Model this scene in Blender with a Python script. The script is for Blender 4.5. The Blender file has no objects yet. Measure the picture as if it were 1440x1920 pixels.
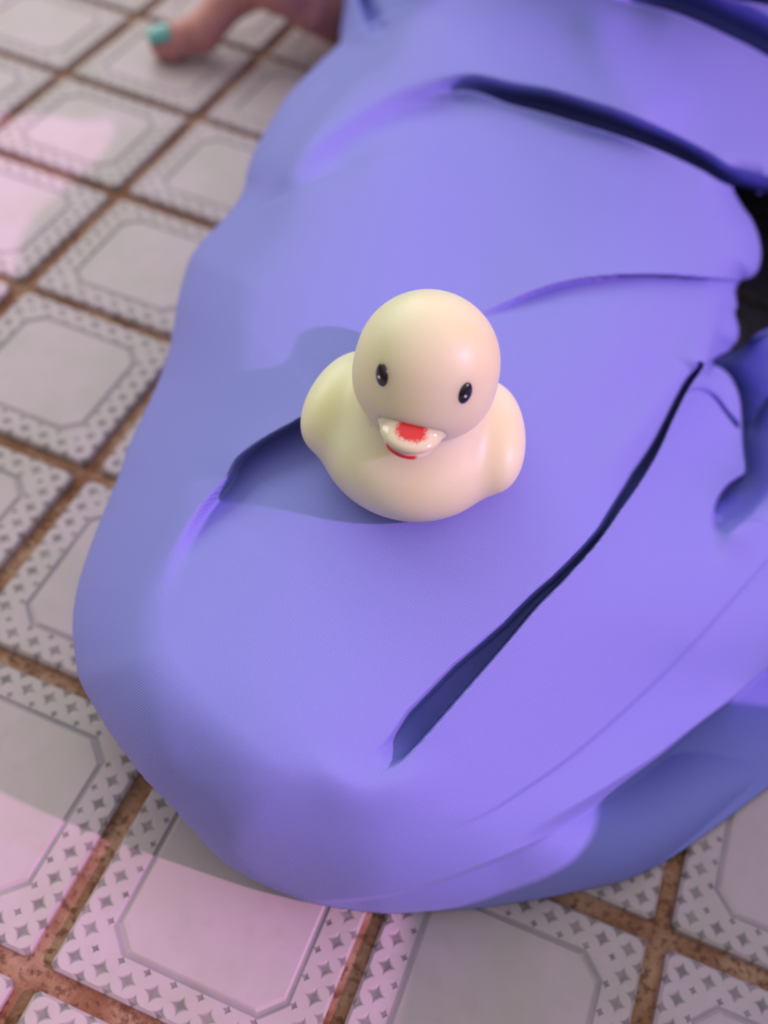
import bpy, math, random
import numpy as np
from mathutils import Vector, Matrix

# ------------------------------------------------------------------ camera
SC = bpy.context.scene
COL = SC.collection
S = 0.8
R = np.array([[0.92594311, 0.35748359, 0.12179839],
              [0.35120807, -0.69649194, -0.62574106],
              [-0.13886056, 0.6221772, -0.77046303]])
CAM = np.array([0.40326364, -0.66386124, 0.37669311]) * S
F = 1922.6
cd = bpy.data.cameras.new('camera')
cam = bpy.data.objects.new('camera', cd)
COL.objects.link(cam)
SC.camera = cam
cd.sensor_fit = 'VERTICAL'
cd.sensor_height = 36.0
cd.sensor_width = 27.0
cd.lens = F / 1920.0 * 36.0
cd.clip_start = 0.005
cd.clip_end = 50
Rw = Matrix(((R[0][0], -R[1][0], -R[2][0]), (R[0][1], -R[1][1], -R[2][1]), (R[0][2], -R[1][2], -R[2][2])))
cam.matrix_world = Matrix.Translation(Vector(CAM)) @ Rw.to_4x4()
cd.dof.use_dof = True
cd.dof.focus_distance = 0.262
cd.dof.aperture_fstop = 6.5

# ------------------------------------------------------------------ light
world = bpy.data.worlds.new('sky')
SC.world = world
world.use_nodes = True
wn = world.node_tree
wn.nodes.clear()
wo = wn.nodes.new('ShaderNodeOutputWorld')
bg = wn.nodes.new('ShaderNodeBackground')
tc = wn.nodes.new('ShaderNodeTexCoord')
sp = wn.nodes.new('ShaderNodeSeparateXYZ')
rp = wn.nodes.new('ShaderNodeValToRGB')
wn.links.new(tc.outputs['Generated'], sp.inputs[0])
wn.links.new(sp.outputs['Z'], rp.inputs[0])
rp.color_ramp.elements[0].position = 0.15
rp.color_ramp.elements[0].color = (0.15, 0.14, 0.135, 1)
rp.color_ramp.elements[1].position = 0.85
rp.color_ramp.elements[1].color = (1.0, 0.98, 1.0, 1)
wn.links.new(rp.outputs[0], bg.inputs[0])
bg.inputs[1].default_value = 0.72
wn.links.new(bg.outputs[0], wo.inputs[0])

SUN_EL = math.radians(34)
SUN_AZ = math.radians(179)
sd = bpy.data.lights.new('sun', 'SUN')
sun = bpy.data.objects.new('sun', sd)
COL.objects.link(sun)
sd.energy = 2.5
sd.color = (0.98, 0.50, 1.0)
sd.angle = math.radians(1.2)
sdir = Vector((math.cos(SUN_EL) * math.cos(SUN_AZ), math.cos(SUN_EL) * math.sin(SUN_AZ), -math.sin(SUN_EL)))
sun.rotation_euler = sdir.to_track_quat('-Z', 'Y').to_euler()
sun.location = (1, 0, 1)

# open side of the shelter, to the left and behind: broad soft daylight
ad = bpy.data.lights.new('open_side_daylight', 'AREA')
al = bpy.data.objects.new('open_side_daylight', ad)
COL.objects.link(al)
ad.shape = 'RECTANGLE'; ad.size = 2.2; ad.size_y = 1.4
ad.energy = 28
ad.color = (0.95, 0.99, 1.0)
al.location = (-1.35, 0.75, 1.25)
al.rotation_euler = (Vector((0.25, -0.25, 0.0)) - al.location).to_track_quat('-Z', 'Y').to_euler()

SC.view_settings.view_transform = 'Standard'
SC.view_settings.look = 'None'
SC.view_settings.gamma = 1
SC.view_settings.use_curve_mapping = False
SC.view_settings.exposure = 0.0

# ------------------------------------------------------------------ helpers
def un(x, y, z=0.0):
    """pixel at world height z -> world point (arrays allowed)"""
    x = np.asarray(x, float); y = np.asarray(y, float)
    d = np.stack([(x - 720) / F, (y - 960) / F, np.ones_like(x)], -1) @ R
    t = (z - CAM[2]) / d[..., 2]
    return CAM + d * t[..., None]

def lin(r, g, b):
    f = lambda c: (c / 255 / 12.92) if c / 255 <= 0.04045 else ((c / 255 + 0.055) / 1.055) ** 2.4
    return (f(r), f(g), f(b), 1)

def mesh_obj(name, verts, faces, mat=None, parent=None, smooth=True):
    me = bpy.data.meshes.new(name)
    verts = np.asarray(verts, np.float32)
    if isinstance(faces, np.ndarray):
        n = len(faces); k = faces.shape[1]
        me.vertices.add(len(verts)); me.vertices.foreach_set('co', verts.ravel())
        me.loops.add(n * k); me.loops.foreach_set('vertex_index', faces.astype(np.int32).ravel())
        me.polygons.add(n); me.polygons.foreach_set('loop_start', np.arange(0, n * k, k, dtype=np.int32))
        me.update(calc_edges=True)
    else:
        me.from_pydata(verts.tolist(), [], faces)
    me.polygons.foreach_set('use_smooth', [smooth] * len(me.polygons))
    me.update()
    o = bpy.data.objects.new(name, me)
    COL.objects.link(o)
    if mat: me.materials.append(mat)
    if parent: o.parent = parent
    return o

def tag(o, label=None, cat=None, group=None, kind=None):
    for k, v in (('label', label), ('category', cat), ('group', group), ('kind', kind)):
        if v: o[k] = v
    return o

class NT:
    """small node-building helper"""
    def __init__(s, name):
        s.m = bpy.data.materials.new(name); s.m.use_nodes = True
        s.t = s.m.node_tree; s.t.nodes.clear()
        s.out = s.t.nodes.new('ShaderNodeOutputMaterial')
        s.b = s.t.nodes.new('ShaderNodeBsdfPrincipled')
        s.t.links.new(s.b.outputs[0], s.out.inputs[0])
    def n(s, typ, **kw):
        x = s.t.nodes.new(typ)
        for k, v in kw.items(): setattr(x, k, v)
        return x
    def put(s, sock, v):
        if hasattr(v, 'is_output') or isinstance(v, bpy.types.NodeSocket): s.t.links.new(v, sock)
        else: sock.default_value = v
    def math(s, op, a, b=None, c=None, clamp=False):
        x = s.n('ShaderNodeMath', operation=op); x.use_clamp = clamp
        s.put(x.inputs[0], a)
        if b is not None: s.put(x.inputs[1], b)
        if c is not None: s.put(x.inputs[2], c)
        return x.outputs[0]
    def sstep(s, v, a, b, t0=0.0, t1=1.0):
        x = s.n('ShaderNodeMapRange', interpolation_type='SMOOTHSTEP')
        s.put(x.inputs[0], v); x.inputs[1].default_value = a; x.inputs[2].default_value = b
        x.inputs[3].default_value = t0; x.inputs[4].default_value = t1
        return x.outputs[0]
    def mix(s, fac, a, b):
        x = s.n('ShaderNodeMix', data_type='RGBA')
        s.put(x.inputs[0], fac); s.put(x.inputs[6], a); s.put(x.inputs[7], b)
        return x.outputs[2]
    def noise(s, vec, scale, detail=3, rough=0.5):
        x = s.n('ShaderNodeTexNoise'); x.inputs['Scale'].default_value = scale
        x.inputs['Detail'].default_value = detail; x.inputs['Roughness'].default_value = rough
        if vec is not None: s.put(x.inputs['Vector'], vec)
        return x.outputs[0]
    def bump(s, h, strength=0.3, dist=0.001, normal=None):
        x = s.n('ShaderNodeBump'); x.inputs['Strength'].default_value = strength
        x.inputs['Distance'].default_value = dist; s.put(x.inputs['Height'], h)
        if normal is not None: s.put(x.inputs['Normal'], normal)
        return x.outputs[0]

def surface_nets(d, origin, h):
    """numpy surface nets: sdf grid -> quads"""
    nx, ny, nz = d.shape
    sg = d < 0
    acc = np.zeros((nx - 1, ny - 1, nz - 1, 3)); cnt = np.zeros((nx - 1, ny - 1, nz - 1))
    co = [(i, j, k) for i in (0, 1) for j in (0, 1) for k in (0, 1)]
    for a in co:
        for ax in range(3):
            if a[ax]: continue
            b = list(a); b[ax] = 1
            da = d[a[0]:nx - 1 + a[0], a[1]:ny - 1 + a[1], a[2]:nz - 1 + a[2]]
            db = d[b[0]:nx - 1 + b[0], b[1]:ny - 1 + b[1], b[2]:nz - 1 + b[2]]
            m = (da < 0) != (db < 0)
            t = np.where(m, da / np.where(m, da - db, 1), 0)
            for c in range(3):
                acc[..., c] += np.where(m, a[c] + (t if c == ax else 0), 0)
            cnt += m
    act = cnt > 0
    idx = -np.ones(act.shape, int); idx[act] = np.arange(act.sum())
    cell = np.argwhere(act)
    v = (cell + acc[act] / cnt[act][:, None]) * h + origin
    quads = []
    for ax in range(3):
        sl0 = [slice(None)] * 3; sl1 = [slice(None)] * 3
        sl0[ax] = slice(0, -1); sl1[ax] = slice(1, None)
        s0 = sg[tuple(sl0)]; s1 = sg[tuple(sl1)]
        u, w = (ax + 1) % 3, (ax + 2) % 3
        for flip, m in ((False, s0 & ~s1), (True, ~s0 & s1)):
            p = np.argwhere(m)
            p = p[(p[:, u] > 0) & (p[:, w] > 0) & (p[:, u] < act.shape[u]) & (p[:, w] < act.shape[w])]
            q = []
            for du, dw in ((-1, -1), (0, -1), (0, 0), (-1, 0)):
                c = p.copy(); c[:, u] += du; c[:, w] += dw
                q.append(idx[c[:, 0], c[:, 1], c[:, 2]])
            q = np.stack(q, 1)
            if flip: q = q[:, ::-1]
            quads.append(q)
    return v, np.concatenate(quads)

def grid3(lo, hi, h):
    ax = [np.arange(lo[i], hi[i] + h, h) for i in range(3)]
    return np.stack(np.meshgrid(*ax, indexing='ij'), -1)

def smin(a, b, k):
    hh = np.clip(0.5 + 0.5 * (b - a) / k, 0, 1)
    return b * (1 - hh) + a * hh - k * hh * (1 - hh)

def ell(p, c, r, rot=None):
    q = p - np.array(c)
    if rot is not None: q = q @ rot
    r = np.array(r)
    k0 = np.linalg.norm(q / r, axis=-1); k1 = np.linalg.norm(q / r ** 2, axis=-1)
    return k0 * (k0 - 1) / np.maximum(k1, 1e-9)

def cone(p, a, b, ra, rb):
    a = np.array(a); b = np.array(b); ab = b - a
    t = np.clip(((p - a) @ ab) / (ab @ ab), 0, 1)
    return np.linalg.norm(p - a - t[..., None] * ab, axis=-1) - (ra + (rb - ra) * t)

def catmull(pts, n=14):
    p = np.array(pts, float)
    if len(p) == 2: return p[0] + (p[1] - p[0]) * np.linspace(0, 1, n)[:, None]
    P = np.vstack([2 * p[0] - p[1], p, 2 * p[-1] - p[-2]])
    out = []
    for i in range(1, len(P) - 2):
        t = np.linspace(0, 1, n, endpoint=False)[:, None]
        a, b, c, d = P[i - 1], P[i], P[i + 1], P[i + 2]
        out.append(0.5 * (2 * b + (c - a) * t + (2 * a - 5 * b + 4 * c - d) * t ** 2 + (3 * b - a - 3 * c + d) * t ** 3))
    out.append(p[-1:]); return np.vstack(out)

def poly_dist(px, py, c, closed=False):
    """distance, side (+ = right-hand of travel on the image) and 0..1 parameter"""
    if closed: c = np.vstack([c, c[:1]])
    best = np.full(px.shape, 1e12); sgn = np.zeros(px.shape); par = np.zeros(px.shape)
    seg = np.linalg.norm(np.diff(c, axis=0), axis=1); L = np.r_[0, np.cumsum(seg)]
    for i in range(len(c) - 1):
        if seg[i] < 1e-6: continue
        tx, ty = (c[i + 1] - c[i]) / seg[i]
        dx = px - c[i, 0]; dy = py - c[i, 1]
        u = np.clip(dx * tx + dy * ty, 0, seg[i])
        dd = (dx - u * tx) ** 2 + (dy - u * ty) ** 2
        m = dd < best
        best = np.where(m, dd, best)
        sgn = np.where(m, np.sign(tx * dy - ty * dx), sgn)
        par = np.where(m, (L[i] + u) / L[-1], par)
    return np.sqrt(best), sgn, par

def inside(px, py, c):
    r = np.zeros(px.shape, bool); n = len(c)
    for i in range(n):
        x0, y0 = c[i]; x1, y1 = c[(i + 1) % n]
        if y0 == y1: continue
        m = ((y0 > py) != (y1 > py)) & (px < (x1 - x0) * (py - y0) / (y1 - y0) + x0)
        r ^= m
    return r

def sm(x, a, b):
    t = np.clip((x - a) / (b - a), 0, 1); return t * t * (3 - 2 * t)

# ------------------------------------------------------------------ materials
def mat_tile():
    k = NT('glazed_tile')
    tc = k.n('ShaderNodeTexCoord'); sp = k.n('ShaderNodeSeparateXYZ')
    k.put(sp.inputs[0], tc.outputs['Object'])
    u = k.math('DIVIDE', sp.outputs[0], 0.08); v = k.math('DIVIDE', sp.outputs[1], 0.08)
    a = k.math('ABSOLUTE', u); b = k.math('ABSOLUTE', v)
    def lattice(off, rad, lo, hi, pw=0.75):
        g = []
        for c in (a, b):
            x = k.math('ADD', k.math('MULTIPLY', c, 10.0), off)
            g.append((k.math('ABSOLUTE', k.math('SUBTRACT', k.math('FRACT', x), 0.5)), k.math('DIVIDE', k.math('SUBTRACT', k.math('ADD', k.math('FLOOR', x), 0.5), off), 10.0)))
        d = k.math('ADD', k.math('POWER', g[0][0], pw), k.math('POWER', g[1][0], pw))
        m = k.math('MAXIMUM', g[0][1], g[1][1])
        s = k.sstep(d, rad ** pw * 0.6, rad ** pw * 1.25, 1, 0)
        return k.math('MULTIPLY', s, k.math('MULTIPLY', k.math('GREATER_THAN', m, lo), k.math('LESS_THAN', m, hi)))
    s1 = lattice(0.5, 0.31, 0.38, 0.42)
    s2 = lattice(0.0, 0.24, 0.44, 0.46)
    s3 = lattice(0.0, 0.15, 0.34, 0.36)
    dots = k.math('MAXIMUM', s1, k.math('MAXIMUM', s2, s3))
    oi = k.n('ShaderNodeObjectInfo')
    vo = k.n('ShaderNodeVectorMath', operation='ADD')
    k.put(vo.inputs[0], tc.outputs['Object']); k.put(vo.inputs[1], oi.outputs['Location'])
    vec = vo.outputs[0]
    # darker chamfered outline in the groove
    mx = k.math('MAXIMUM', k.math('MAXIMUM', a, b), k.math('MULTIPLY', k.math('ADD', a, b), 0.5642))
    ring = k.sstep(k.math('ABSOLUTE', k.math('SUBTRACT', mx, 0.326)), 0.004, 0.013, 1, 0)
    n1 = k.noise(vec, 28, 4, 0.6); n2 = k.noise(vec, 160, 3, 0.6)
    base = k.mix(k.sstep(n1, 0.35, 0.65), lin(197, 176, 180), lin(187, 172, 166))
    base = k.mix(k.math('MULTIPLY', k.sstep(n2, 0.5, 0.8), 0.16), base, lin(150, 132, 112))
    n3 = k.noise(vec, 45, 5, 0.7)
    base = k.mix(k.math('MULTIPLY', k.sstep(n3, 0.56, 0.75), 0.25), base, lin(190, 152, 124))
    base = k.mix(k.math('MULTIPLY', ring, k.sstep(n1, 0.2, 0.8, 0.35, 0.8)), base, lin(118, 114, 122))
    base = k.mix(k.math('MULTIPLY', dots, k.sstep(n2, 0.3, 0.7, 0.5, 0.85)), base, lin(96, 92, 88))
    # dirt near the joints
    edge = k.sstep(k.math('MAXIMUM', a, b), 0.452, 0.47)
    base = k.mix(k.math('MULTIPLY', edge, k.sstep(n2, 0.3, 0.8, 0.1, 0.75)), base, lin(126, 96, 74))
    k.put(k.b.inputs['Base Color'], base)
    k.b.inputs['Roughness'].default_value = 0.42
    k.b.inputs['Specular IOR Level'].default_value = 0.4
    hgt = k.math('SUBTRACT', k.math('MULTIPLY', n2, 0.12), dots)
    k.put(k.b.inputs['Normal'], k.bump(hgt, 0.7, 0.0006))
    return k.m

def mat_grout():
    k = NT('grout')
    tc = k.n('ShaderNodeTexCoord'); vec = tc.outputs['Object']
    n1 = k.noise(vec, 60, 5, 0.65); n2 = k.noise(vec, 420, 3, 0.6)
    c = k.mix(k.sstep(n1, 0.35, 0.65), lin(138, 92, 64), lin(180, 142, 114))
    c = k.mix(k.math('MULTIPLY', k.sstep(n2, 0.48, 0.66), 0.7), c, lin(88, 50, 30))
    k.put(k.b.inputs['Base Color'], c)
    k.b.inputs['Roughness'].default_value = 0.95
    k.put(k.b.inputs['Normal'], k.bump(n2, 0.8, 0.0008))
    return k.m

def mat_fabric():
    k = NT('satin_fabric')
    tc = k.n('ShaderNodeTexCoord'); vec = tc.outputs['Object']
    dp = k.n('ShaderNodeVectorMath', operation='DOT_PRODUCT'); k.put(dp.inputs[0], vec); dp.inputs[1].default_value = (0.90, -0.44, -0.42)
    cb = k.n('ShaderNodeCombineXYZ'); k.put(cb.inputs[0], dp.outputs['Value'])
    nzw = k.noise(vec, 300, 2); k.put(cb.inputs[1], k.math('MULTIPLY', nzw, 0.004))
    nz = k.n('ShaderNodeTexNoise'); nz.inputs['Scale'].default_value = 60; k.put(nz.inputs['Vector'], vec)
    w = k.n('ShaderNodeTexWave', wave_type='BANDS', bands_direction='X')
    w.inputs['Scale'].default_value = 440; w.inputs['Distortion'].default_value = 1.0
    w.inputs['Detail'].default_value = 1
    k.put(w.inputs['Vector'], cb.outputs[0])
    n2 = k.noise(vec, 4200, 2, 0.6)
    c = k.mix(k.math('MULTIPLY', w.outputs['Fac'], 0.42), FAB, FABD)
    c = k.mix(k.sstep(n2, 0.6, 0.78, 0, 0.5), c, FABL)
    k.put(k.b.inputs['Base Color'], c)
    k.b.inputs['Roughness'].default_value = 0.62
    k.b.inputs['Specular IOR Level'].default_value = 0.35
    k.b.inputs['Sheen Weight'].default_value = 0.22
    k.b.inputs['Sheen Roughness'].default_value = 0.45
    k.b.inputs['Sheen Tint'].default_value = (0.6, 0.62, 1, 1)
    h = k.math('ADD', w.outputs['Fac'], k.math('MULTIPLY', n2, 1.2))
    k.put(k.b.inputs['Normal'], k.bump(h, 0.5, 0.00012))
    return k.m

FAB = lin(142, 147, 222); FABD = lin(106, 108, 194); FABL = lin(190, 188, 245)

def mat_vinyl():
    k = NT('cream_vinyl')
    tc = k.n('ShaderNodeTexCoord'); vec = tc.outputs['Object']
    n1 = k.noise(vec, 45, 3); n2 = k.noise(vec, 380, 2, 0.5)
    c = k.mix(k.sstep(n1, 0.35, 0.7), lin(239, 235, 196), lin(235, 231, 182))
    # scuff marks
    mp = k.n('ShaderNodeMapping'); mp.inputs['Scale'].default_value = (1, 0.35, 1); k.put(mp.inputs[0], vec)
    n3 = k.noise(mp.outputs[0], 700, 2, 0.5)
    c = k.mix(k.sstep(n3, 0.74, 0.80, 0, 0.35), c, lin(130, 130, 110))
    k.put(k.b.inputs['Base Color'], c)
    k.b.inputs['Roughness'].default_value = 0.42
    k.b.inputs['Specular IOR Level'].default_value = 0.45
    k.b.inputs['Subsurface Weight'].default_value = 0.9
    k.b.inputs['Subsurface Radius'].default_value = (1.0, 0.8, 0.35)
    k.b.inputs['Subsurface Scale'].default_value = 0.009
    k.put(k.b.inputs['Normal'], k.bump(n2, 0.05, 0.0004))
    return k.m

def mat_beak():
    k = NT('glossy_beak_paint')
    tc = k.n('ShaderNodeTexCoord'); vec = tc.outputs['Object']
    sp = k.n('ShaderNodeSeparateXYZ'); k.put(sp.inputs[0], vec)
    n = k.noise(vec, 1700, 3, 0.6)
    x = k.math('DIVIDE', k.math('SUBTRACT', sp.outputs[0], BK[0]), BK[2])
    y = k.math('DIVIDE', k.math('SUBTRACT', sp.outputs[1], BK[1]), BK[3])
    r = k.math('SQRT', k.math('ADD', k.math('POWER', k.math('ABSOLUTE', x), 2.4), k.math('POWER', k.math('ABSOLUTE', y), 2.0)))
    r = k.math('ADD', r, k.math('MULTIPLY', k.math('SUBTRACT', n, 0.5), 0.9))
    top = k.math('MULTIPLY', k.sstep(r, 0.75, 1.25, 1, 0), k.math('GREATER_THAN', sp.outputs[2], BK[4]))
    # red lower lip below the mouth line, left of centre
    x2 = k.math('ABSOLUTE', k.math('DIVIDE', k.math('SUBTRACT', sp.outputs[0], LP[0]), LP[1]))
    lip = k.math('MULTIPLY', k.sstep(x2, 0.8, 1.1, 1, 0), k.sstep(sp.outputs[2], LP[2] - 0.0003, LP[2] + 0.0003, 1, 0))
    fac = k.math('MAXIMUM', top, lip, clamp=True)
    c = k.mix(fac, lin(236, 230, 186), lin(226, 16, 26))
    k.put(k.b.inputs['Base Color'], c)
    k.b.inputs['Roughness'].default_value = 0.14
    k.b.inputs['Coat Weight'].default_value = 1.0
    k.b.inputs['Coat Roughness'].default_value = 0.05
    k.b.inputs['Subsurface Weight'].default_value = 0.3
    k.b.inputs['Subsurface Radius'].default_value = (1, .7, .4)
    k.b.inputs['Subsurface Scale'].default_value = 0.002
    return k.m

def mat_plain(name, col, rough=0.5, coat=0.0, spec=0.5, bumpscale=None, sss=0):
    k = NT(name)
    tc = k.n('ShaderNodeTexCoord')
    n = k.noise(tc.outputs['Object'], bumpscale or 300, 3)
    c2 = tuple(x * 0.8 for x in col[:3]) + (1,)
    k.put(k.b.inputs['Base Color'], k.mix(k.sstep(n, 0.3, 0.8), col, c2))
    k.b.inputs['Roughness'].default_value = rough
    k.b.inputs['Coat Weight'].default_value = coat
    k.b.inputs['Specular IOR Level'].default_value = spec
    if sss:
        k.b.inputs['Subsurface Weight'].default_value = 0.5
        k.b.inputs['Subsurface Radius'].default_value = (1, 0.35, 0.2)
        k.b.inputs['Subsurface Scale'].default_value = sss
    k.put(k.b.inputs['Normal'], k.bump(n, 0.1, 0.0005))
    return k.m

# ------------------------------------------------------------------ floor
def build_floor():
    P = 0.08; H = 0.0370 ; G = -0.0030
    x0, x1, y0, y1 = -8, 13, -10, 8
    # grout bed
    e = 0.3
    v = [(x0 * P - e, y0 * P - e, -0.02), (x1 * P + e, y0 * P - e, -0.02), (x1 * P + e, y1 * P + e, -0.02), (x0 * P - e, y1 * P + e, -0.02)]
    v += [(a, b, G) for a, b, _ in v]
    floor = mesh_obj('floor', v, [(4, 5, 6, 7), (3, 2, 1, 0), (0, 1, 5, 4), (1, 2, 6, 5), (2, 3, 7, 6), (3, 0, 4, 7)], mat_grout(), None, False)
    tag(floor, kind='structure')
    # tile mesh: slab with bevel, raised rim, groove and centre panel
    def octo(h, cut, z): return [(h, h - cut, z), (h - cut, h, z), (-h + cut, h, z), (-h, h - cut, z), (-h, -h + cut, z), (-h + cut, -h, z), (h - cut, -h, z), (h, -h + cut, z)]
    rings = [octo(H, 0.0012, G - 0.001), octo(H, 0.0012, -0.0009), octo(H - 0.0009, 0.0012, 0.0),
             octo(0.0270, 0.0062, 0.0), octo(0.0263, 0.0062, -0.0005), octo(0.0255, 0.0061, -0.0005), octo(0.0247, 0.0060, 0.0001)]
    vs = [p for r in rings for p in r]; fs = []
    for k in range(len(rings) - 1):
        for i in range(8):
            j = (i + 1) % 8
            fs.append((k * 8 + i, k * 8 + j, (k + 1) * 8 + j, (k + 1) * 8 + i))
    fs.append(tuple(range((len(rings) - 1) * 8, len(rings) * 8)))
    proto = mesh_obj('tile', vs, fs, mat_tile(), floor, False)
    rng = random.Random(4)
    first = True
    # 300 tiles nearest to the view; the grid has the photo's slight offsets between rows
    cells = []
    ctr = un(600, 900)
    for i in range(x0, x1):
        for j in range(y0, y1):
            cx, cy = (i + 0.5) * P, (j + 0.5) * P
            cells.append((math.hypot(cx - ctr[0], cy - ctr[1]), i, j))
    cells.sort()
    for d, i, j in cells[:290]:
        o = proto if first else proto.copy()
        if not first: COL.objects.link(o); o.parent = floor
        first = False
        o.location = ((i + 0.5) * P + rng.uniform(-.0005, .0005), (j + 0.5) * P + rng.uniform(-.0005, .0005), rng.uniform(-.00025, .0002))
        o.rotation_euler = (rng.uniform(-.002, .002), rng.uniform(-.002, .002), rng.choice((0, 1, 2, 3)) * math.pi / 2 + rng.uniform(-.006, .006))
build_floor()

# ------------------------------------------------------------------ dress
STEP = 2.6
OUT = [(645, 0), (638, 60), (635, 82), (600, 115), (565, 150), (530, 190), (500, 240), (475, 285), (463, 320), (458, 350),
       (440, 384), (410, 420), (380, 450), (358, 480), (347, 510), (333, 563), (320, 640), (305, 693), (293, 723), (267, 780),
       (240, 840), (220, 897), (197, 953), (167, 1030), (145, 1100), (136, 1165), (139, 1220), (149, 1275), (176, 1326),
       (205, 1373), (239, 1420), (273, 1463), (325, 1516), (350, 1545), (397, 1597), (430, 1624), (480, 1653), (546, 1681),
       (604, 1698), (692, 1711), (750, 1713), (886, 1704), (975, 1692), (1069, 1675), (1162, 1654), (1219, 1630), (1275, 1598),
       (1369, 1531), (1440, 1478), (1560, 1400), (1750, 1320), (2100, 1250), (2100, -500), (700, -500), (672, -250), (655, -100)]
HOLE = [(1600, 300), (1440, 362), (1408, 356), (1377, 352), (1392, 385), (1410, 410), (1424, 445), (1428, 480), (1422, 508), (1408, 522), (1390, 527),
        (1380, 545), (1383, 575), (1379, 588), (1386, 615), (1384, 640), (1372, 656), (1395, 648), (1440, 613), (1600, 560)]
# (x, y, z): heights of the cloth above the floor
ZP = [(700, 980, .086), (500, 700, .088), (900, 500, .098), (700, 300, .098), (1100, 330, .108), (1300, 150, .122), (1000, 50, .115),
      (1200, 700, .092), (1050, 950, .086), (600, 1250, .080), (400, 1150, .078), (350, 950, .077), (430, 620, .083), (520, 420, .088),
      (550, 1450, .074), (800, 1300, .075), (800, 1500, .062), (1100, 1150, .074), (1300, 1000, .066), (1100, 1350, .054),
      (1300, 1200, .050), (950, 1600, .043), (1200, 1500, .030), (1400, 1350, .012), (1400, 1150, .045), (1420, 800, .056), (1600, 800, .072), (1700, 950, .07), (1300, 600, .092),
      (1400, 450, .098), (350, 1400, .073), (450, 1560, .060), (700, 1620, .050), (250, 1250, .073),
      (140, 1170, .064), (300, 700, .070), (350, 480, .075), (460, 330, .080), (640, 80, .086), (200, 950, .067), (265, 1460, .071), (330, 1525, .065), (500, 1668, .034), (400, 1620, .045),
      (600, 1700, .031), (900, 1700, .032), (1150, 1655, .029), (1440, 1480, .027), (700, -500, .16), (1200, -500, .235), (2100, -500, .25), (950, -330, .175), (1350, -350, .20),
      (1600, 0, .14), (2100, 400, .12), (1700, 650, .085), (2100, 1200, .05), (1700, 1300, .03), (900, -150, .132)]

def rbf(px, py, P, lam=2e-4):
    P = np.array(P, float); X = P[:, :2] / 1000; n = len(P)
    def ph(r2): return 0.5 * r2 * np.log(np.maximum(r2, 1e-12))
    A = ph(((X[:, None] - X[None]) ** 2).sum(-1)) + np.eye(n) * lam
    Q = np.c_[np.ones(n), X]
    M = np.block([[A, Q], [Q.T, np.zeros((3, 3))]])
    w = np.linalg.solve(M, np.r_[P[:, 2], 0, 0, 0])
    out = w[n] + w[n + 1] * px / 1000 + w[n + 2] * py / 1000
    for i in range(n):
        out = out + w[i] * ph((px / 1000 - X[i, 0]) ** 2 + (py / 1000 - X[i, 1]) ** 2)
    return out

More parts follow.
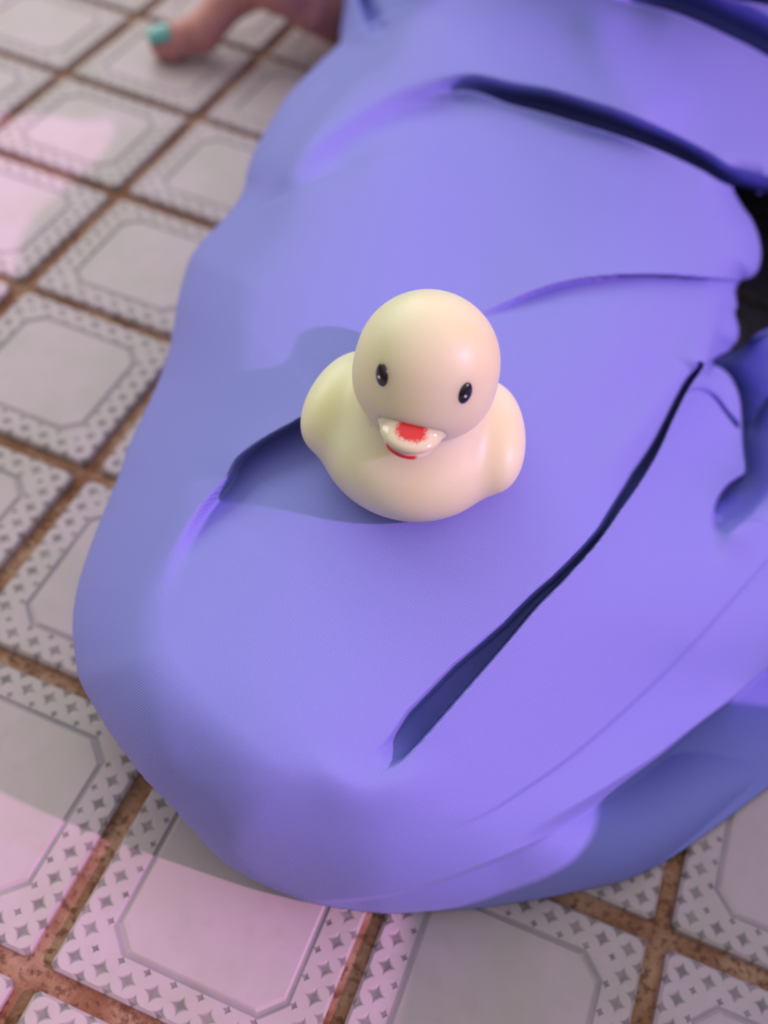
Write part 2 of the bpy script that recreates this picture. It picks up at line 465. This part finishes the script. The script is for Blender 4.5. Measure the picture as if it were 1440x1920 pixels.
# folds: kind, points, side (+1 = acts to the right hand of the travel), parameters, taper in/out (fractions of length)
FOLDS = [
    # deep crease under the upper lap
    dict(k='hollow', p=[(790, 186), (840, 174), (889, 173), (955, 196), (1022, 213), (1111, 240), (1178, 262), (1244, 287), (1311, 318), (1364, 347), (1460, 372)],
         s=-1, D=.018, w=(0, 4, 14, 15, 9, 3, 2), ww=34, a=.002, wa=50, t=(.40, .0)),
    dict(k='ridge', p=[(455, 420), (520, 320), (600, 235), (700, 172), (800, 140), (900, 135), (1050, 165), (1200, 225), (1330, 300)],
         s=1, h=.0085, wl=90, wr=50, t=(.2, .25)),
    # vivid fold under it to the left
    dict(k='ridge', p=[(540, 370), (620, 300), (720, 235), (830, 200), (930, 205)], s=1, h=-.0022, wl=34, wr=30, t=(.3, .3)),
    dict(k='groove', p=[(452, 410), (500, 322), (560, 237), (620, 167), (680, 112), (740, 62), (800, 20)], s=-1, h=.0024, w=16, t=(.2, .3)),
    # fine crease above the duck, left
    dict(k='step', p=[(440, 430), (500, 388), (560, 357), (640, 322), (720, 300), (790, 288)], s=-1, h=-.0022, w=4, far=60, t=(.3, .4)),
    # long fine crease right of the duck head
    dict(k='lap', p=[(860, 606), (905, 588), (1000, 547), (1070, 527), (1150, 517), (1230, 515), (1320, 521), (1384, 527)], s=1, D=.0035, wd=22, a=.0018, wa=40, t=(.35, .0)),
    # upper right crease
    dict(k='hollow', p=[(1130, -8), (1173, 4), (1271, 28), (1378, 75), (1440, 108), (1560, 180)], s=-1, D=.014, w=16, ww=55, a=.003, wa=60, t=(.3, 0)),
    dict(k='hollow', p=[(1320, -12), (1380, 2), (1440, 12), (1560, 40)], s=-1, D=.010, w=10, ww=30, a=.002, wa=20, t=(.2, 0)),
    # sleeve behind the thigh, top left
    dict(k='lap', p=[(625, 90), (660, 65), (700, 45), (750, 20), (800, 0), (880, -30)], s=-1, D=.030, wd=500, a=.003, wa=25, t=(0, .3)),
    dict(k='ridge', p=[(684, -70), (686, -10), (694, 20), (706, 48)], s=1, h=-.014, wl=11, wr=11, t=(.1, .0)),
    # crease by the duck: upper left part laps over the lower right
    dict(k='lap', p=[(640, 715), (600, 762), (552, 792), (505, 818), (470, 842), (445, 866), (425, 905), (380, 960), (340, 1030), (310, 1100), (290, 1160)], s=-1, D=.0095, wd=75, a=.0045, wa=45, t=(.1, .72), soft=(4.5, 50)),
    # long gap of the lower lap
    dict(k='hollow', p=[(712, 1452), (760, 1420), (812, 1364), (868, 1300), (905, 1258), (955, 1200), (1010, 1135), (1060, 1085), (1120, 1018), (1165, 955), (1200, 905), (1235, 845), (1262, 785), (1290, 730), (1322, 684)],
         s=-1, D=.013, w=(30, 44, 37, 17, 8, 3, 13, 3, 2), ww=14, a=.0035, wa=60, t=(.16, .004)),
    dict(k='ridge', p=[(560, 1380), (610, 1450), (690, 1485), (780, 1460), (850, 1400)], s=1, h=.0035, wl=45, wr=60, t=(.4, .4)),
    # tucked tongue of cloth on the right
    dict(k='lap', p=[(1322, 682), (1350, 690), (1372, 712), (1386, 750), (1390, 800), (1392, 840), (1396, 874), (1394, 888), (1382, 896), (1360, 912), (1342, 940), (1334, 975), (1338, 1005)],
         s=-1, D=.024, wd=40, a=.003, wa=30, t=(.05, .22)),
    dict(k='lap', p=[(1306, 706), (1325, 681), (1350, 666), (1385, 650)], s=1, D=.012, wd=26, a=.004, wa=30, t=(.25, .0)),
    dict(k='groove', p=[(1278, 739), (1310, 733), (1338, 745), (1362, 775), (1388, 806)], s=1, h=.0024, w=4, t=(.15, .1)),
    dict(k='ridge', p=[(1330, 1010), (1370, 1000), (1410, 965), (1440, 925), (1470, 880)], s=1, h=.006, wl=14, wr=50, t=(.3, 0)),
    dict(k='lap', p=[(1500, 700), (1440, 745), (1415, 785), (1400, 830)], s=-1, D=.004, wd=40, a=.002, wa=20, t=(0, .3)),
    dict(k='ridge', p=[(1375, 565), (1290, 700), (1190, 820), (1090, 930)], s=1, h=.0042, wl=42, wr=42, t=(.25, .4)),
    dict(k='ridge', p=[(1110, -10), (1130, 90), (1200, 180), (1290, 240)], s=1, h=.0026, wl=50, wr=45, t=(.2, .3)),
    # lower soft creases
    dict(k='step', p=[(1500, 985), (1440, 1050), (1380, 1118), (1300, 1207), (1207, 1300), (1080, 1412), (985, 1480), (900, 1532), (820, 1560)], s=-1, h=-.0028, w=4, far=70, t=(.0, .35)),
    dict(k='lap', p=[(1560, 1150), (1440, 1252), (1387, 1300), (1300, 1368), (1226, 1427), (1132, 1490), (1040, 1545), (960, 1590)], s=-1, D=.028, wd=85, a=.007, wa=70, t=(0, .5), soft=(4.5, 30)),
    dict(k='lap', p=[(1050, 1555), (980, 1592), (910, 1621), (818, 1654), (720, 1680), (614, 1690), (560, 1686)], s=-1, D=.0065, wd=200, a=.002, wa=40, t=(.3, .25), soft=(8, 4)),
]

def fold_height(f, px, py):
    c = catmull(f['p'])
    reach = 1100 if f.get('wd', 0) > 300 else 330
    lo = c.min(0) - reach; hi = c.max(0) + reach
    sel = (px > lo[0]) & (px < hi[0]) & (py > lo[1]) & (py < hi[1])
    out = np.zeros(px.shape)
    d, sg, t = poly_dist(px[sel], py[sel], c)
    s = d * sg * f['s']
    w = np.ones_like(t)
    if f['t'][0]: w *= sm(t, 0, f['t'][0])
    if f['t'][1]: w *= 1 - sm(t, 1 - f['t'][1], 1)
    k = f['k']
    if k == 'hollow':
        W = f['w']
        if isinstance(W, tuple): W = np.interp(t, np.linspace(0, 1, len(W)), W)
        h = np.where(s > 0, -f['D'] * (1 - sm(s, W, W + f['ww'])) * sm(s, -0.5, 3), f['a'] * np.exp(-np.abs(s) / f['wa']) )
        h = np.where(s > 0, h + f['a'] * (1 - sm(s, 0, 3)), h)
    elif k == 'lap':
        sf = f.get('soft', (4.5, 4.5)); sw = sf[0] + (sf[1] - sf[0]) * sm(t, .25, .95)
        up = f['a'] * np.exp(-np.abs(s) / f['wa']); dn = -f['D'] * np.exp(-np.abs(s) / f['wd'])
        m = sm(s, -0.5 * sw, 0.5 * sw + 1)
        h = up * (1 - m) + dn * m
    elif k == 'step':
        m = sm(s, -f['w'], f['w']); h = f['h'] * m * np.exp(-np.maximum(s, 0) / f['far'])
    elif k == 'groove':
        h = -f['h'] * np.exp(-(s / f['w']) ** 2)
    elif k == 'ridge':
        h = f['h'] * np.exp(-(s / np.where(s < 0, f['wl'], f['wr'])) ** 2)
    out[sel] = h * w
    return out

def dress_mesh():
    xs = np.arange(110, 1800, STEP); ys = np.arange(-420, 1735, STEP)
    py, px = np.meshgrid(ys, xs, indexing='ij')
    outc = np.array(OUT, float); outc = catmull(OUT + [OUT[0]], 4)[:-1]
    hc = catmull(HOLE + [HOLE[0]], 4)[:-1]
    # signed distance to the outline, computed only near it
    d1, _, _ = poly_dist(px, py, outc, True); d1 = np.where(inside(px, py, outc), d1, -d1)
    d2, _, _ = poly_dist(px, py, hc, True); d2 = np.where(inside(px, py, hc), -d2, d2)
    sdf = np.minimum(d1, d2)
    keep = (sdf[:-1, :-1] > -STEP * .5) & (sdf[1:, :-1] > -STEP * .5) & (sdf[:-1, 1:] > -STEP * .5) & (sdf[1:, 1:] > -STEP * .5)
    gy, gx = np.gradient(sdf, STEP)
    gl = np.maximum(np.hypot(gx, gy), .3)
    near = sdf < STEP * .5
    X = np.where(near, px - sdf * gx / gl, px); Y = np.where(near, py - sdf * gy / gl, py)
    s1 = np.where(near, 0, np.maximum(d1, 0)); s2 = np.where(near & (d2 < d1), 0, np.maximum(d2, 0))
    z = rbf(X, Y, ZP)
    A = np.interp(Y, [0, 400, 1200, 1500, 1700], [.026, .026, .028, .034, .026])
    w1 = np.interp(Y, [0, 1100, 1450, 1700], [150., 160., 210., 150.])
    z -= A * (1 - np.sqrt(np.clip(1 - (1 - np.clip(s1 / w1, 0, 1)) ** 2, 0, 1)))
    w2 = 70.0
    z -= .016 * (1 - np.sqrt(np.clip(1 - (1 - np.clip(s2 / w2, 0, 1)) ** 2, 0, 1)))
    for f in FOLDS: z += fold_height(f, X, Y)
    z = np.maximum(z, 0.002)
    P = un(X, Y, z)
    used = np.zeros(px.shape, bool)
    used[:-1, :-1] |= keep; used[1:, :-1] |= keep; used[:-1, 1:] |= keep; used[1:, 1:] |= keep
    idx = -np.ones(px.shape, int); idx[used] = np.arange(used.sum())
    k = np.argwhere(keep)
    q = np.stack([idx[k[:, 0], k[:, 1]], idx[k[:, 0] + 1, k[:, 1]], idx[k[:, 0] + 1, k[:, 1] + 1], idx[k[:, 0], k[:, 1] + 1]], 1)
    V = P[used]; XY = np.stack([X, Y], -1)[used]; G = np.stack([gx / gl, gy / gl], -1)[used]; Z = z[used]
    # hidden underside: carry the border down and under to the floor
    e = np.concatenate([q[:, [0, 1]], q[:, [1, 2]], q[:, [2, 3]], q[:, [3, 0]]])
    es = set(map(tuple, e.tolist()))
    be = [(a, b) for a, b in es if (b, a) not in es]
    bv = sorted({v for ab in be for v in ab}); mp = {v: i for i, v in enumerate(bv)}
    bv = np.array(bv); n0 = len(V); nb = len(bv)
    rows = [V]
    for ins, zf in ((5, .82), (14, .55), (26, .28), (40, 0.0)):
        xy = XY[bv] + G[bv] * ins
        rows.append(un(xy[:, 0], xy[:, 1], np.maximum(Z[bv] * zf, .0006)))
    qs = [q]
    be = np.array([(a, b, mp[a], mp[b]) for a, b in be])
    prev_a, prev_b = be[:, 0], be[:, 1]
    for r in range(4):
        na, nb_ = n0 + r * nb + be[:, 2], n0 + r * nb + be[:, 3]
        qs.append(np.stack([prev_b, prev_a, na, nb_], 1)); prev_a, prev_b = na, nb_
    return np.vstack(rows), np.vstack(qs)

person = bpy.data.objects.new('person', None); COL.objects.link(person)
person.location = Vector(un(1100, 200, 0))
tag(person, 'person sitting on the tiles in a loose violet satin dress, leaning on one hand', 'person')
def to_parent(o, par):
    o.parent = par; o.matrix_parent_inverse = Matrix.Translation(-Vector(par.location))
vs, fs = dress_mesh()
dress = mesh_obj('dress', vs, fs, mat_fabric()); to_parent(dress, person)
dress['label'] = 'violet satin dress spread over the bent knee in long folds'

def mound():
    # unseen mound added as the other knee, shaped to shade the lower right
    nu, nv = 48, 20; vv = []; ff = []
    c = np.array([.562, -.435]); rx, ry, rz = .105, .143, .139
    for i in range(nv + 1):
        r = math.sin(i / nv * math.pi / 2)
        for j in range(nu):
            b = 2 * math.pi * j / nu
            cx, cy = math.cos(b), math.sin(b)
            lo_, hi_ = 0.0, 2.0
            for _ in range(30):
                m_ = (lo_ + hi_) / 2
                if abs(m_ * cx) ** 2.2 + abs(m_ * cy) ** 4 > 1: hi_ = m_
                else: lo_ = m_
            X, Y = r * lo_ * cx, r * lo_ * cy
            zz = max(0.0, 1 - abs(X) ** 2.2 - abs(Y) ** 4) ** .6
            vv.append((c[0] + rx * X, c[1] + ry * Y, .0006 + rz * zz * (1 + .02 * math.sin(5 * b))))
    for i in range(nv):
        for j in range(nu):
            ff.append((i * nu + j, i * nu + (j + 1) % nu, (i + 1) * nu + (j + 1) % nu, (i + 1) * nu + j)[::-1])
    o = mesh_obj('added_shade_mound', vv, ff, dress.data.materials[0]); to_parent(o, person)
mound()

# ------------------------------------------------------------------ hand and forearm
def build_hand():
    u = lambda x, y, z: un(x, y, z)
    tip = u(313, 79, .0095); ip = u(378, 62, .0135); mcp = u(452, -28, .034); cmc = u(508, -85, .048)
    W = u(600, -200, .060); E = W + np.array([.02, .20, .10])
    K = [u(525, -30, .044), u(565, -55, .047), u(605, -75, .046), u(640, -90, .042)]
    M1 = [u(578, 22, .030), u(630, -5, .033), u(680, -35, .033), u(710, -60, .030)]
    T = [u(655, 70, .0095), u(722, 30, .0085), u(775, -18, .008), u(785, -45, .0075)]
    lo = np.minimum.reduce([tip, ip, W, E] + T + K) - .03; hi = np.maximum.reduce([tip, ip, W, E] + T + K) + .035
    hi[1] = W[1] + .16
    g = grid3(lo, hi, .0019)
    d = cone(g, tip, ip, .0088, .0104)
    d = smin(d, ell(g, tip + np.array([.001, .0005, -.0015]), (.0105, .0098, .0082)), .003)
    d = smin(d, cone(g, ip, mcp, .0100, .0115), .004)
    d = smin(d, cone(g, mcp, cmc, .0125, .0165), .008)
    palm = cone(g, cmc, W, .017, .021)
    for i in range(4):
        palm = smin(palm, cone(g, W, K[i], .019, .0125), .010)
    palm = smin(palm, cone(g, K[0], cmc, .012, .014), .010)
    d = smin(d, palm, .012)
    d = smin(d, cone(g, mcp, K[0], .0095, .0110), .008)
    d = smin(d, cone(g, W, E, .022, .034), .012)
    for i in range(4):
        r = (.0100, .0100, .0095, .0085)[i]
        fg = smin(cone(g, K[i], M1[i], r * 1.15, r), cone(g, M1[i], T[i], r, r * .82), .003)
        d = smin(d, fg, .006)
    v, q = surface_nets(d, lo, .0019)
    o = mesh_obj('hand', v, q, SKIN); to_parent(o, person)
    o['label'] = 'bare hand planted on the tiles, thumb pointing left'
    # painted thumbnail lying on the upper far side of the thumb tip
    view = CAM - tip; view /= np.linalg.norm(view)
    ax = tip - ip; ax /= np.linalg.norm(ax)
    nrm = un(318, 40, .0095) - tip; nrm /= np.linalg.norm(nrm)
    nrm = nrm * .35 + view * .5 + np.array([0, 0, .3]); nrm -= ax * (nrm @ ax); nrm /= np.linalg.norm(nrm)
    side = np.cross(nrm, ax)
    c = tip + ax * .0048
    vv = []; ff = []; nu, nv = 14, 12
    for i in range(nu + 1):
        a = -1 + 2 * i / nu
        for j in range(nv + 1):
            b = -1 + 2 * j / nv
            L = .0066 * (1 - .30 * b * b)
            th = b * .85
            rr = .0094 + .0003 - .0012 * max(a, 0)
            p = c + ax * (a * L - .001) + side * math.sin(th) * rr + nrm * (math.cos(th) * rr - .0012 * max(a, 0) ** 2)
            vv.append(p)
    for i in range(nu):
        for j in range(nv):
            k = i * (nv + 1) + j
            ff.append((k, k + 1, k + nv + 2, k + nv + 1))
    nl = mesh_obj('thumbnail', vv, ff, mat_plain('nail_polish', lin(96, 172, 160), 0.3, 0.5, bumpscale=900))
    nl.parent = o; nl.matrix_parent_inverse = Matrix.Identity(4)
    nl['label'] = 'turquoise painted thumbnail'
    md = nl.modifiers.new('s', 'SOLIDIFY'); md.thickness = .0006; md.offset = 0
SKIN = mat_plain('skin', lin(205, 140, 128), 0.55, bumpscale=220, sss=.004)
build_hand()

# ------------------------------------------------------------------ rubber duck (local frame: -Y forward, Z up)
DUCK = un(757, 897, .084)
duck = bpy.data.objects.new('rubber_duck', None); COL.objects.link(duck)
duck.location = Vector(DUCK)
tag(duck, 'small cream vinyl toy duck with red dabbed beak standing on the violet dress', 'toy duck')
dv = CAM - DUCK
ang = math.atan2(dv[1], dv[0]) + math.pi / 2
duck.rotation_euler = (math.radians(0), math.radians(0), ang + math.radians(-2))
VIN = mat_vinyl()
HC = np.array([0, -.0020, .0465]); HR = .0179
def build_duck():
    h = .0007
    g = grid3((-.036, -.034, -.006), (.036, .042, .062), h)
    x, y, z = g[..., 0], g[..., 1], g[..., 2]
    d = ell(g, (0, .002, .0165), (.0262, .0272, .0182))
    d = smin(d, ell(g, (0, -.001, .031), (.0150, .0145, .010)), .008)          # neck
    c, s = math.cos(.55), math.sin(.55)
    Rt = np.array([[1, 0, 0], [0, c, -s], [0, s, c]])
    d = smin(d, ell(g, (0, .028, .0255), (.010, .0125, .0060), Rt), .010)       # tail
    for sx in (1, -1):                                                          # moulded wings
        gg = g.copy(); gg[..., 0] *= sx
        c2, s2 = math.cos(.22), math.sin(.22)
        Rw_ = np.array([[c2, -s2, 0], [s2, c2, 0], [0, 0, 1]])
        w = ell(gg, (.0218, .0045, .0200), (.0078, .0170, .0104), Rw_)
        d = smin(d, w, .0056)
    d = np.maximum(d, -z)
    v, q = surface_nets(d, np.array((-.036, -.034, -.006)), h)
    body = mesh_obj('body', v, q, VIN, duck)
    gh = grid3(HC - .024, HC + .024, .0006)
    d = ell(gh, HC, (HR * 1.0, HR * .98, HR * .985))
    d = smin(d, ell(gh, HC + np.array([0, -.004, -.006]), (.0160, .0130, .0105)), .006)   # cheeks
    v, q = surface_nets(d, HC - .024, .0006)
    head = mesh_obj('head', v, q, VIN, duck)
    # beak: upturned bill with a parted lower lip
    gb = grid3((-.013, -.034, .026), (.013, -.010, .046), .0004)
    X, Y, Z = gb[..., 0], gb[..., 1], gb[..., 2]
    zc = BZ + 6.0 * (Y + .02) ** 2 * 2
    up = ell(gb, (0, -.0192, BZ + .0008 ), (.0076, .0068, .0026))
    lw = ell(gb, (0, -.0196, BZ - .0019), (.0063, .0060, .0021))
    d = smin(up, lw, .0007)
    hd = smin(ell(gb, HC, (HR, HR * .98, HR * .985)), ell(gb, HC + np.array([0, -.004, -.006]), (.0160, .0130, .0105)), .006)
    d = smin(d, hd + .0002, .0022)
    d = np.maximum(d, ell(gb, (0, -.0195, BZ - .0002), (.0092, .0090, .0056)))
    v, q = surface_nets(d, np.array((-.013, -.034, .026)), .0004)
    mesh_obj('beak', v, q, mat_beak(), duck)['label'] = 'glossy beak with dabs of red paint'
    # eyes
    black = mat_plain('black_paint', (0.012, 0.010, 0.011, 1), 0.22, 0.6)
    white = mat_plain('white_paint', (0.8, 0.8, 0.8, 1), 0.3)
    for az, el, roll in ((-EAZ + .04, EEL, -.45), (EAZ + .04, EEL - .02, .25)):
        n = Vector((math.sin(az) * math.cos(el), -math.cos(az) * math.cos(el), math.sin(el)))
        # surface point found by marching the head sdf
        c0 = HC + np.array(n) * HR * .985
        rt = Vector((0, 0, 1)).cross(n).normalized() * -1
        upv = n.cross(rt).normalized()
        if upv.z < 0: upv = -upv
        rt = rt * math.cos(roll) + upv * math.sin(roll); upv = n.cross(rt).normalized()
        if upv.z < 0: upv = -upv
        def dome(rx, ry, rz, cc, name, mat, par):
            vv = []; ff = []; nr, ns = 8, 28
            for i in range(nr + 1):
                a = i / nr * math.pi / 2
                for j in range(ns):
                    b = j / ns * 2 * math.pi
                    e_x, e_y = math.sin(a) * math.cos(b) * rx, math.sin(a) * math.sin(b) * ry
                    drop = (e_x ** 2 + e_y ** 2) / (2 * HR)
                    vv.append(np.array(Vector(cc) + rt * e_x + upv * e_y + n * (math.cos(a) * rz - drop)))
            for i in range(nr):
                for j in range(ns):
                    ff.append((i * ns + j, i * ns + (j + 1) % ns, (i + 1) * ns + (j + 1) % ns, (i + 1) * ns + j))
            o = mesh_obj(name, vv, ff, mat, par); return o
        e = dome(.00185, .00285, .00075, c0, 'eye', black, duck)
        e['label'] = 'glossy black oval eye'
        hc = Vector(c0) + upv * (-.0004) + rt * (.0003) + n * .0005
        dome(.00042, .00042, .00045, hc, 'highlight', white, e)
BZ = .0380
EAZ, EEL = math.radians(36.5), math.radians(17)
BK = (.0002, -.0214, .0038, .0027, BZ - .0006)
LP = (-.0012, .0042, BZ - .0012)
build_duck()
